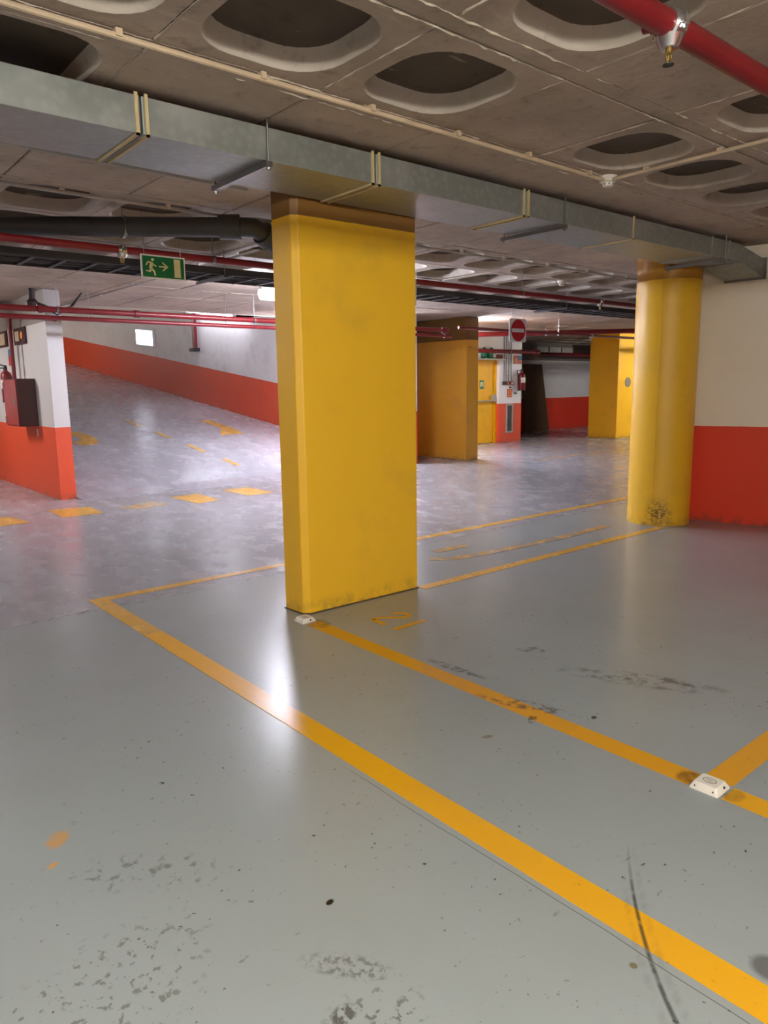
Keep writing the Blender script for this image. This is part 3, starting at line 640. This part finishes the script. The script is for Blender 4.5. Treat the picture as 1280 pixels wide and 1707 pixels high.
# ================================================================== WHITE FLOOR SENSORS
def sensor(cx, cy, rot, label):
    o = thing('parking_sensor', (cx, cy, 0), label, 'sensor', 'white parking sensors on the floor line')
    lx, ly, h = .049, .051, .026
    def P(a, b, z): c, s = math.cos(rot), math.sin(rot); return (cx+a*c-b*s, cy+a*s+b*c, z)
    def rr(hx, hy, r, z): return [P(p[0], p[1], z) for p in rsq(0, 0, hx, hy, r, 0, 3)]
    obj('sensor_body', loft(B(), [rr(lx, ly, .006, 0), rr(lx, ly, .006, .004), rr(lx*.78, ly*.80, .008, h-.003), rr(lx*.72, ly*.75, .008, h)]), M_WPL, o, smooth=True)
    bm = B(); n = 28; A_ = []
    for i in range(n):
        t0, t1 = 2*math.pi*i/n, 2*math.pi*(i+1)/n
        prism(bm, [P(.018*math.cos(t0), .024*math.sin(t0), 0), P(.018*math.cos(t1), .024*math.sin(t1), 0), P(.0155*math.cos(t1), .021*math.sin(t1), 0), P(.0155*math.cos(t0), .021*math.sin(t0), 0)], h-.0005, h+.0008)
    obj('oval_mark', bm, M_GREY, o)
    bm = B(); prism(bm, [P(*v, 0) for v in disc(0, 0, .010, 16, .014)], h-.0005, h+.0012); obj('centre_boss', bm, M_WPLD, o)
    for s in (-1, 1): obj('screw', tube(B(), [P(-lx*.93, s*.032, .010), P(-lx*.84, s*.032, .013)], .0028, 8), M_DGR, o)
    obj('cable_port', tube(B(), [P(0.01, -ly*.95, .011), P(0.01, -ly*.83, .015)], .006, 8), M_DGR, o)
    return o
sensor(2.376, 1.082, .02, 'white parking sensor on the yellow line crossing at lower right')
sensor(2.372, 3.594, -.0, 'white parking sensor at the foot of the near yellow pillar')

# ================================================================== SMOKE DETECTORS
def detector(x, y, label):
    o = thing('smoke_detector', (x, y, ZC), label, 'smoke detector', None)
    obj('base', lathe(B(), [(.052, ZC-.022), (.056, ZC-.018), (.056, ZC)], x, y, 28), M_WPL, o, smooth=True)
    obj('head', lathe(B(), [(.012, ZC-.062), (.030, ZC-.060), (.036, ZC-.048), (.036, ZC-.038), (.050, ZC-.032), (.050, ZC-.022)], x, y, 28), M_WPL, o, smooth=True)
    for k in range(8):
        t = k*math.pi/4; obj('vent_slot', tube(B(), [(x+.033*math.cos(t), y+.033*math.sin(t), ZC-.053), (x+.037*math.cos(t), y+.037*math.sin(t), ZC-.043)], .003, 5), M_DGR, o)
detector(4.165, 2.765, 'white smoke detector at the corner of the cream conduits')
detector(7.75, 5.75, 'small white smoke detector behind the duct, left of the round column')

# ================================================================== EXIT SIGN
X_, Z_ = (1, 0, 0), (0, 0, 1); NY = (0, -1, 0)
def flat(name, polys, O, U, V, N, d, mat, par):
    bm = B()
    for p in polys: plate(bm, p, O, U, V, N, d)
    return obj(name, bm, mat, par)
o = thing('exit_sign', (2.39, 5.35, 2.2), 'green emergency exit sign with running figure, arrow and door under the red pipe', 'exit sign')
O = Vector((2.221, 5.36, 2.207)); sw, sh = .340, .168
flat('frame', [rect(0, 0, sw, sh)], O, X_, Z_, NY, .012, M_SIGNW, o)
flat('face', [rect(.010, .010, sw-.010, sh-.010)], O+Vector((0, -.012, 0)), X_, Z_, NY, .001, M_SIGNG, o)
Of = O+Vector((0, -.013, 0))
man = [disc(.088, .134, .011, 14),                                             # head
       [(.072, .118), (.092, .112), (.084, .078), (.070, .064), (.058, .072), (.062, .095)],   # trunk
       [(.078, .120), (.046, .118), (.032, .094), (.040, .090), (.052, .108), (.074, .108)],   # rear arm
       [(.088, .110), (.092, .094), (.112, .084), (.116, .092), (.098, .102)],                 # front arm
       [(.064, .074), (.078, .066), (.070, .044), (.034, .050), (.032, .058), (.058, .056)],   # rear leg
       [(.072, .074), (.086, .072), (.102, .054), (.108, .022), (.096, .022), (.092, .046), (.074, .062)]]
flat('running_figure', man, Of, X_, Z_, NY, .0012, M_SIGNY, o)
flat('arrow', [rect(.134, .084, .190, .095), [(.168, .120), (.208, .0895), (.168, .059), (.156, .059), (.186, .0895), (.156, .120)]], Of, X_, Z_, NY, .0012, M_SIGNY, o)
flat('door_symbol', [rect(.252, .020, .302, .150)], Of, X_, Z_, NY, .0012, M_SIGNY, o)
for x in (.03, sw-.03): obj('hanging_wire', tube(B(), [O+Vector((x, -.006, sh)), (O.x+x, O.y-.006, ZC)], .0025, 6), M_STEEL, o)

# ================================================================== NO ENTRY SIGN
o = thing('no_entry_sign', (9.87, 8.2, 2.1), 'square no entry sign, red disc with white bar, hung from the ceiling', 'traffic sign')
O = Vector((9.655, 8.21, 2.110)); s_ = .435; hh = .385
rp = [(x, y*hh/s_) for x, y, z in rsq(s_/2, s_/2, s_/2, s_/2, .05, 0, 4)]
bm = B(); plate(bm, rp, O, X_, Z_, NY, .012); obj('plate', bm, M_SIGNW, o)
flat('red_disc', [disc(s_/2+.01, hh/2, .185, 32, .180)], O+Vector((0, -.012, 0)), X_, Z_, NY, .002, M_SIGNR, o)
flat('white_bar', [rect(.065, hh/2-.032, .375, hh/2+.030)], O+Vector((0, -.014, 0)), X_, Z_, NY, .002, M_SIGNW, o)
for x in (.08, .36): obj('hanging_wire', tube(B(), [(O.x+x, O.y-.006, O.z+hh), (O.x+x, O.y-.006, ZC)], .004, 6), M_STEEL, o)

# ================================================================== LEFT WALL EQUIPMENT
o = thing('hose_cabinet', (2.72, 10.95, .94), 'maroon fire hose cabinet on the left wall above the orange band', 'cabinet')
obj('cabinet_body', box(B(), 2.60, 2.835, 10.62, 11.30, .942, 1.575), M_CAB, o, bevel=.006)
obj('door', box(B(), 2.588, 2.600, 10.64, 11.29, .955, 1.562), M_CABD, o, bevel=.004)
for z in (1.02, 1.48): obj('hinge', tube(B(), [(2.585, 11.27, z-.05), (2.585, 11.27, z+.05)], .009, 8), M_STEEL, o)
obj('handle', box(B(), 2.575, 2.588, 10.68, 10.70, 1.22, 1.30), M_STEEL, o)
o = thing('wall_sign', (2.83, 11.1, 2.04), 'dark red framed fire sign above the hose cabinet', 'sign')
EY, NX_ = (0, -1, 0), (-1, 0, 0)
flat('sign_plate', [rect(0, 0, .58, .225)], (2.834, 11.40, 2.045), EY, Z_, NX_, .02, M_CAB, o)
flat('hose_reel_symbol', [rect(.08, .05, .28, .18)], (2.814, 11.40, 2.045), EY, Z_, NX_, .004, M_BEIGE, o)
flat('flame_symbol', [disc(.40, .12, .06, 12, .05)], (2.814, 11.40, 2.045), EY, Z_, NX_, .004, M_ORGE, o)
o = thing('wall_sign', (2.83, 12.2, 2.06), 'red framed cream fire sign at the left edge of the picture', 'sign')
flat('sign_plate', [rect(0, 0, .62, .22)], (2.834, 12.42, 2.055), EY, Z_, NX_, .02, M_CAB, o)
flat('sign_face', [rect(.06, .03, .52, .19)], (2.814, 12.42, 2.055), EY, Z_, NX_, .004, M_BEIGE, o)
o = thing('wall_sticker', (2.83, 11.75, 1.85), 'small blue and red notice above the fire extinguisher', 'sticker')
flat('blue_half', [rect(0, .08, .16, .17)], (2.834, 11.86, 1.84), EY, Z_, NX_, .004, M_SIGNB, o)
flat('red_half', [rect(0, -.06, .16, .08)], (2.834, 11.86, 1.84), EY, Z_, NX_, .004, M_SIGNR, o)
def extinguisher(x, y, z, r, h, label, hose=True, out=(-1, 0)):
    o = thing('fire_extinguisher', (x, y, z), label, 'fire extinguisher')
    obj('cylinder', lathe(B(), [(r*.9, z), (r, z+.02), (r, z+h*.80), (r*.8, z+h*.90), (r*.32, z+h*.96), (r*.30, z+h)], x, y, 24), M_RED, o, smooth=True)
    obj('base_ring', lathe(B(), [(r*1.02, z-.004), (r*1.02, z+.02)], x, y, 24), M_BLK, o)
    obj('valve', lathe(B(), [(r*.3, z+h), (r*.3, z+h+.04), (r*.15, z+h+.06)], x, y, 12), M_BLK, o)
    ox, oy = out
    bm = B(); tube(bm, [(x, y, z+h+.045), (x+ox*.09, y+oy*.09, z+h+.075)], .009, 6); tube(bm, [(x, y, z+h+.02), (x+ox*.09, y+oy*.09, z+h+.02)], .009, 6); obj('handle', bm, M_BLK, o)
    obj('hose', tube(B(), [(x, y, z+h+.02), (x-oy*-.1+(-.08 if ox == 0 else 0), y+(.08 if ox else 0), z+h+.03), (x+(-r*1.5 if ox == 0 else 0), y+(r*1.5 if ox else 0), z+h*.8), (x+(-r*1.3 if ox == 0 else 0), y+(r*1.3 if ox else 0), z+h*.15)], .010, 8), M_BLK, o, smooth=True)
    bm = B(); n = 10
    a0 = math.atan2(oy, ox)
    for i in range(n):
        t0, t1 = a0-1+2*i/n, a0-1+2*(i+1)/n; q = r*1.015
        plate(bm, [(0, 0), (1, 0), (1, 1), (0, 1)], (x+q*math.cos(t0), y+q*math.sin(t0), z+h*.42), (q*(math.cos(t1)-math.cos(t0)), q*(math.sin(t1)-math.sin(t0)), 0), (0, 0, h*.26), (math.cos(t0), math.sin(t0), 0), .001)
    obj('instruction_label', bm, M_WPL, o)
    obj('wall_bracket', box(B(), x-.02 if ox == 0 else x, x+.02 if ox == 0 else x+r+.04, y if ox == 0 else y-.02, y+r+.04 if ox == 0 else y+.02, z+h*.6, z+h*.66), M_STEEL, o)
    return o
extinguisher(2.72, 11.62, 1.26, .075, .46, 'red fire extinguisher left of the hose cabinet, at the picture edge')
o = pipe('conduit', [(2.82, 11.28, 2.05), (2.82, 11.28, 1.58)], .010, M_LGREY, 'thin grey conduit from the framed sign down to the hose cabinet', 'conduit', n=8)
o = thing('pipe_bracket', (2.78, 9.9, 2.5), 'rusty bracket with cables on the ceiling by the left wall top', 'bracket')
obj('bracket_plate', lathe(B(), [(.04, 2.41), (.075, 2.43), (.075, 2.49), (.04, 2.53), (.04, 2.655)], 2.70, 9.92, 14), plain('rusty brown casting', (54, 34, 32), .6), o)
for k in range(3): obj('cable', tube(B(), [(2.75, 9.85+.03*k, 2.48), (2.95, 9.80, 2.40-.03*k), (3.15, 9.82+.05*k, 2.46), (3.3, 9.9, 2.64)], .009, 6), M_BLK, o, smooth=True)
tag(obj('wall_tag', box(B(), 2.829, 2.835, 10.70, 10.74, .80, .90), M_WPL), 'tiny white tag on the orange band below the hose cabinet', 'tag')

# ramp wall fittings
o = thing('white_panel', (8.86, 21.4, 2.98), 'small bright white square panel on the ramp wall', 'panel')  # white panel whose face has a weak glow of its own
flat('frame', [rect(0, 0, 1.28, .50)], (8.879, 22.04, 2.74+.0), (0, -1, -.10), Z_, NX_, .05, M_SIGNW, o)
flat('glowing_face', [rect(.05, .04, 1.23, .46)], (8.829, 22.04, 2.74), (0, -1, -.10), Z_, NX_, .01, M_PANEL, o)
o = thing('wall_downpipe', (8.84, 18.1, 2.4), 'dark vertical pipe ending in a small box on the white ramp wall', 'pipe')
obj('pipe_run', box(B(), 8.80, 8.878, 18.07, 18.20, 2.46, 3.36), M_REDD, o)
obj('end_box', box(B(), 8.70, 8.878, 17.95, 18.2, 2.38, 2.46), M_BLK, o)

# ================================================================== DOOR AND ITS WALL
o = thing('door_1', (13.2, 12.08, 0), 'yellow emergency exit door with push bar beside the white pier', 'door'); o['kind'] = 'structure'
del o['category']; del o['label']
obj('door_leaf', box(B(), 12.82, 13.66, 12.06, 12.118, .01, 1.93), M_DOOR, o, bevel=.004)
obj('door_frame', box(box(B(), 13.66, 13.719, 12.03, 12.118, 0, 1.985), 12.80, 13.66, 12.03, 12.118, 1.932, 1.985), M_DOOR, o)
obj('push_bar', tube(B(), [(12.88, 11.99, 1.02), (13.60, 11.99, 1.03)], .020, 10), M_STEEL, o)
obj('bar_lock', box(B(), 13.57, 13.645, 11.97, 12.06, 1.00, 1.17), M_LGREY, o, bevel=.008)
s = obj('door_sign', plate(B(), rect(0, 0, .145, .20), (13.15, 12.06, 1.315), X_, Z_, NY, .004), M_SIGNG, o)
flat('pictogram', [rect(.02, .035, .125, .16)], (13.15, 12.056, 1.315), X_, Z_, NY, .001, M_SIGNY, s)
flat('figure', [disc(.085, .125, .014, 10), [(.06, .11), (.09, .11), (.08, .08), (.12, .035), (.03, .035), (.07, .08)]], (13.15, 12.055, 1.315), X_, Z_, NY, .001, M_SIGNG, s)
o = tag(obj('ledge', box(B(), 12.78, 13.74, 11.80, 11.948, 1.985, 2.02), M_WPL), 'white ledge above the yellow emergency door', 'shelf')
o = thing('plastic_bag', (13.33, 11.87, 2.02), 'rounded green and white plastic bag on the ledge over the door', 'bag')
obj('bag_body', lathe(B(), [(.08, 2.02), (.125, 2.05), (.12, 2.12), (.07, 2.18), (.03, 2.20)], 13.35, 11.88, 14), M_GREEN, o, smooth=True)
obj('bag_print', plate(B(), rect(-.05, 0, .05, .09), (13.33, 11.755, 2.04), X_, Z_, NY, .004), M_SIGNW, o)
obj('knot', lathe(B(), [(.02, 2.20), (.05, 2.23), (.04, 2.27), (.01, 2.28)], 13.35, 11.88, 10), M_GREEN, o, smooth=True)
o = tag(obj('plastic_bag', lathe(B(), [(.06, 2.02), (.09, 2.06), (.08, 2.15), (.04, 2.26), (.02, 2.28)], 13.10, 11.88, 12), M_GREEN, smooth=True), 'darker green bag at the left end of the door ledge', 'bag')
o = tag(obj('brick_block', box(B(), 13.49, 13.71, 11.83, 11.93, 2.021, 2.12), plain('brick red', (150, 84, 70), .8, bump=.4), bevel=.006), 'small reddish block on the right end of the door ledge', 'brick')
for x, z1_, t_ in ((13.88, 1.495, 'leftmost of the four thin conduits on the white pier'), (13.96, 1.495, 'second of the four thin conduits on the white pier'), (14.05, 1.495, 'third of the four thin conduits on the white pier'), (14.14, 1.495, 'rightmost of the four thin conduits on the white pier')):
    pipe('conduit', [(x, 11.935, z1_), (x, 11.935, ZC-.01)], .008, M_DGR, t_, 'conduit', n=6)
for z in (2.02, 1.62): tag(obj('conduit_clip', box(B(), 13.86, 14.16, 11.915, 11.925, z, z+.012), M_LGREY), ('upper' if z > 2 else 'lower')+' metal strap across the thin conduits on the pier', 'clip')
o = thing('call_point_box', (13.9, 11.9, 1.4), 'dark grey small box at the left below the thin conduits', 'switch box'); obj('box_body', box(B(), 13.84, 13.92, 11.90, 11.95, 1.40, 1.49), M_DGR, o, bevel=.004)
o = thing('call_point_box', (14.0, 11.9, 1.4), 'red alarm box in the middle below the thin conduits', 'alarm box'); obj('box_body', box(B(), 13.94, 14.04, 11.89, 11.95, 1.40, 1.49), M_RED, o, bevel=.004); obj('button', tube(B(), [(13.99, 11.89, 1.445), (13.99, 11.88, 1.445)], .02, 10), M_ORGE, o)
o = thing('call_point_box', (14.13, 11.9, 1.4), 'red alarm box at the right below the thin conduits', 'alarm box'); obj('box_body', box(B(), 14.07, 14.19, 11.89, 11.95, 1.40, 1.49), M_RED, o, bevel=.004); obj('button', tube(B(), [(14.13, 11.89, 1.445), (14.13, 11.88, 1.445)], .02, 10), M_SIGNW, o)
tag(obj('key_switch', tube(B(), [(14.11, 11.95, 1.34), (14.11, 11.92, 1.34)], .02, 10), M_BLK), 'tiny black switch under the red alarm boxes', 'switch')
o = thing('alarm_sign', (14.12, 11.9, 1.13), 'red framed orange alarm sign on the white pier', 'sign')
obj('sign_plate', box(B(), 14.02, 14.18, 11.935, 11.95, 1.10, 1.30), M_SIGNR, o)
flat('sign_face', [rect(.02, .02, .14, .18)], (14.02, 11.935, 1.10), X_, Z_, NY, .003, M_ORGE, o)
flat('hand_symbol', [rect(.05, .05, .11, .10), disc(.08, .13, .02, 10)], (14.02, 11.931, 1.10), X_, Z_, NY, .002, M_SIGNR, o)
o = thing('extinguisher_sign', (14.4, 11.9, 1.9), 'orange and blue fire notice above the extinguisher on the pier', 'sign')
flat('flame_half', [rect(0, 0, .16, .20)], (14.24, 11.948, 1.905), X_, Z_, NY, .004, M_SIGNR, o)
flat('flame', [disc(.08, .09, .05, 12, .07)], (14.24, 11.943, 1.905), X_, Z_, NY, .003, M_ORGE, o)
flat('blue_half', [rect(.17, .10, .31, .20)], (14.24, 11.948, 1.905), X_, Z_, NY, .004, M_SIGNB, o)
flat('red_half', [rect(.17, 0, .31, .10)], (14.24, 11.948, 1.905), X_, Z_, NY, .004, M_SIGNR, o)
extinguisher(14.43, 11.84, 1.26, .095, .46, 'red fire extinguisher on the white pier right of the alarm boxes', out=(0, -1))
tag(obj('wall_hook', box(B(), 14.28, 14.36, 11.93, 11.95, 1.18, 1.21), M_BLK), 'small black hook below the extinguisher on the pier', 'hook')
o = thing('vent_grille', (14.12, 11.95, .23), 'tall narrow grey vent grille in the orange band of the pier', 'vent')
obj('backing', box(B(), 14.02, 14.20, 11.944, 11.949, .27, .90), M_VOUT, o)
bm = B(); box(bm, 13.98, 14.02, 11.93, 11.949, .23, .94); box(bm, 14.20, 14.24, 11.93, 11.949, .23, .94); box(bm, 14.02, 14.20, 11.93, 11.949, .23, .27); box(bm, 14.02, 14.20, 11.93, 11.949, .90, .94)
obj('frame', bm, M_LGREY, o)
proto = obj('slat', box(B(), 14.02, 14.20, 11.934, 11.944, .29, .306), M_VOUT, o)
for k in range(1, 15): q = proto.copy(); C.objects.link(q); q.location.z += .041*k

# ================================================================== FAR BACK
o = thing('leaning_panel', (18, 14.1, 0), 'tall dark brown panel leaning against the dim back wall', 'board')  # panel standing in for an unidentified dark upright shape
bm = B(); loft(bm, [[(17.40, 14.10, .0), (18.55, 14.10, 0), (18.55, 14.15, 0), (17.40, 14.15, 0)], [(17.40, 14.22, 2.0), (18.28, 14.22, 2.0), (18.28, 14.27, 2.0), (17.40, 14.27, 2.0)]]); obj('dark_panel', bm, M_BRD, o)
for k, t_ in enumerate(('left', 'middle', 'right')):
    x = 17.9+k*.62; tag(obj('junction_box', box(B(), x, x+.55, 14.12, 14.28, 2.36, 2.52), M_LGREY, bevel=.01), f'grey trunking box high on the back wall, {t_} of three', 'box', 'grey boxes high on the back wall')
o = batten('batten_lamp', 20.3, 20.6, 12.9, 2.40, emis('lit far lamp', COOL, 6), 'tiny bright lamp in the dark above the back wall')
o = thing('ventilation_duct', (20, 13.2, 2.35), 'dark round duct behind the tiny far lamp', 'air duct'); obj('duct_section', tube(B(), [(19.6, 13.2, 2.44), (23.8, 13.2, 2.44)], .16, 20), M_GALVD, o, smooth=True); hanger(o, 20.5, 13.2, 2.44, .16); hanger(o, 23, 13.2, 2.44, .16)
for m in list(bpy.data.meshes):
    if m.users == 0: bpy.data.meshes.remove(m)
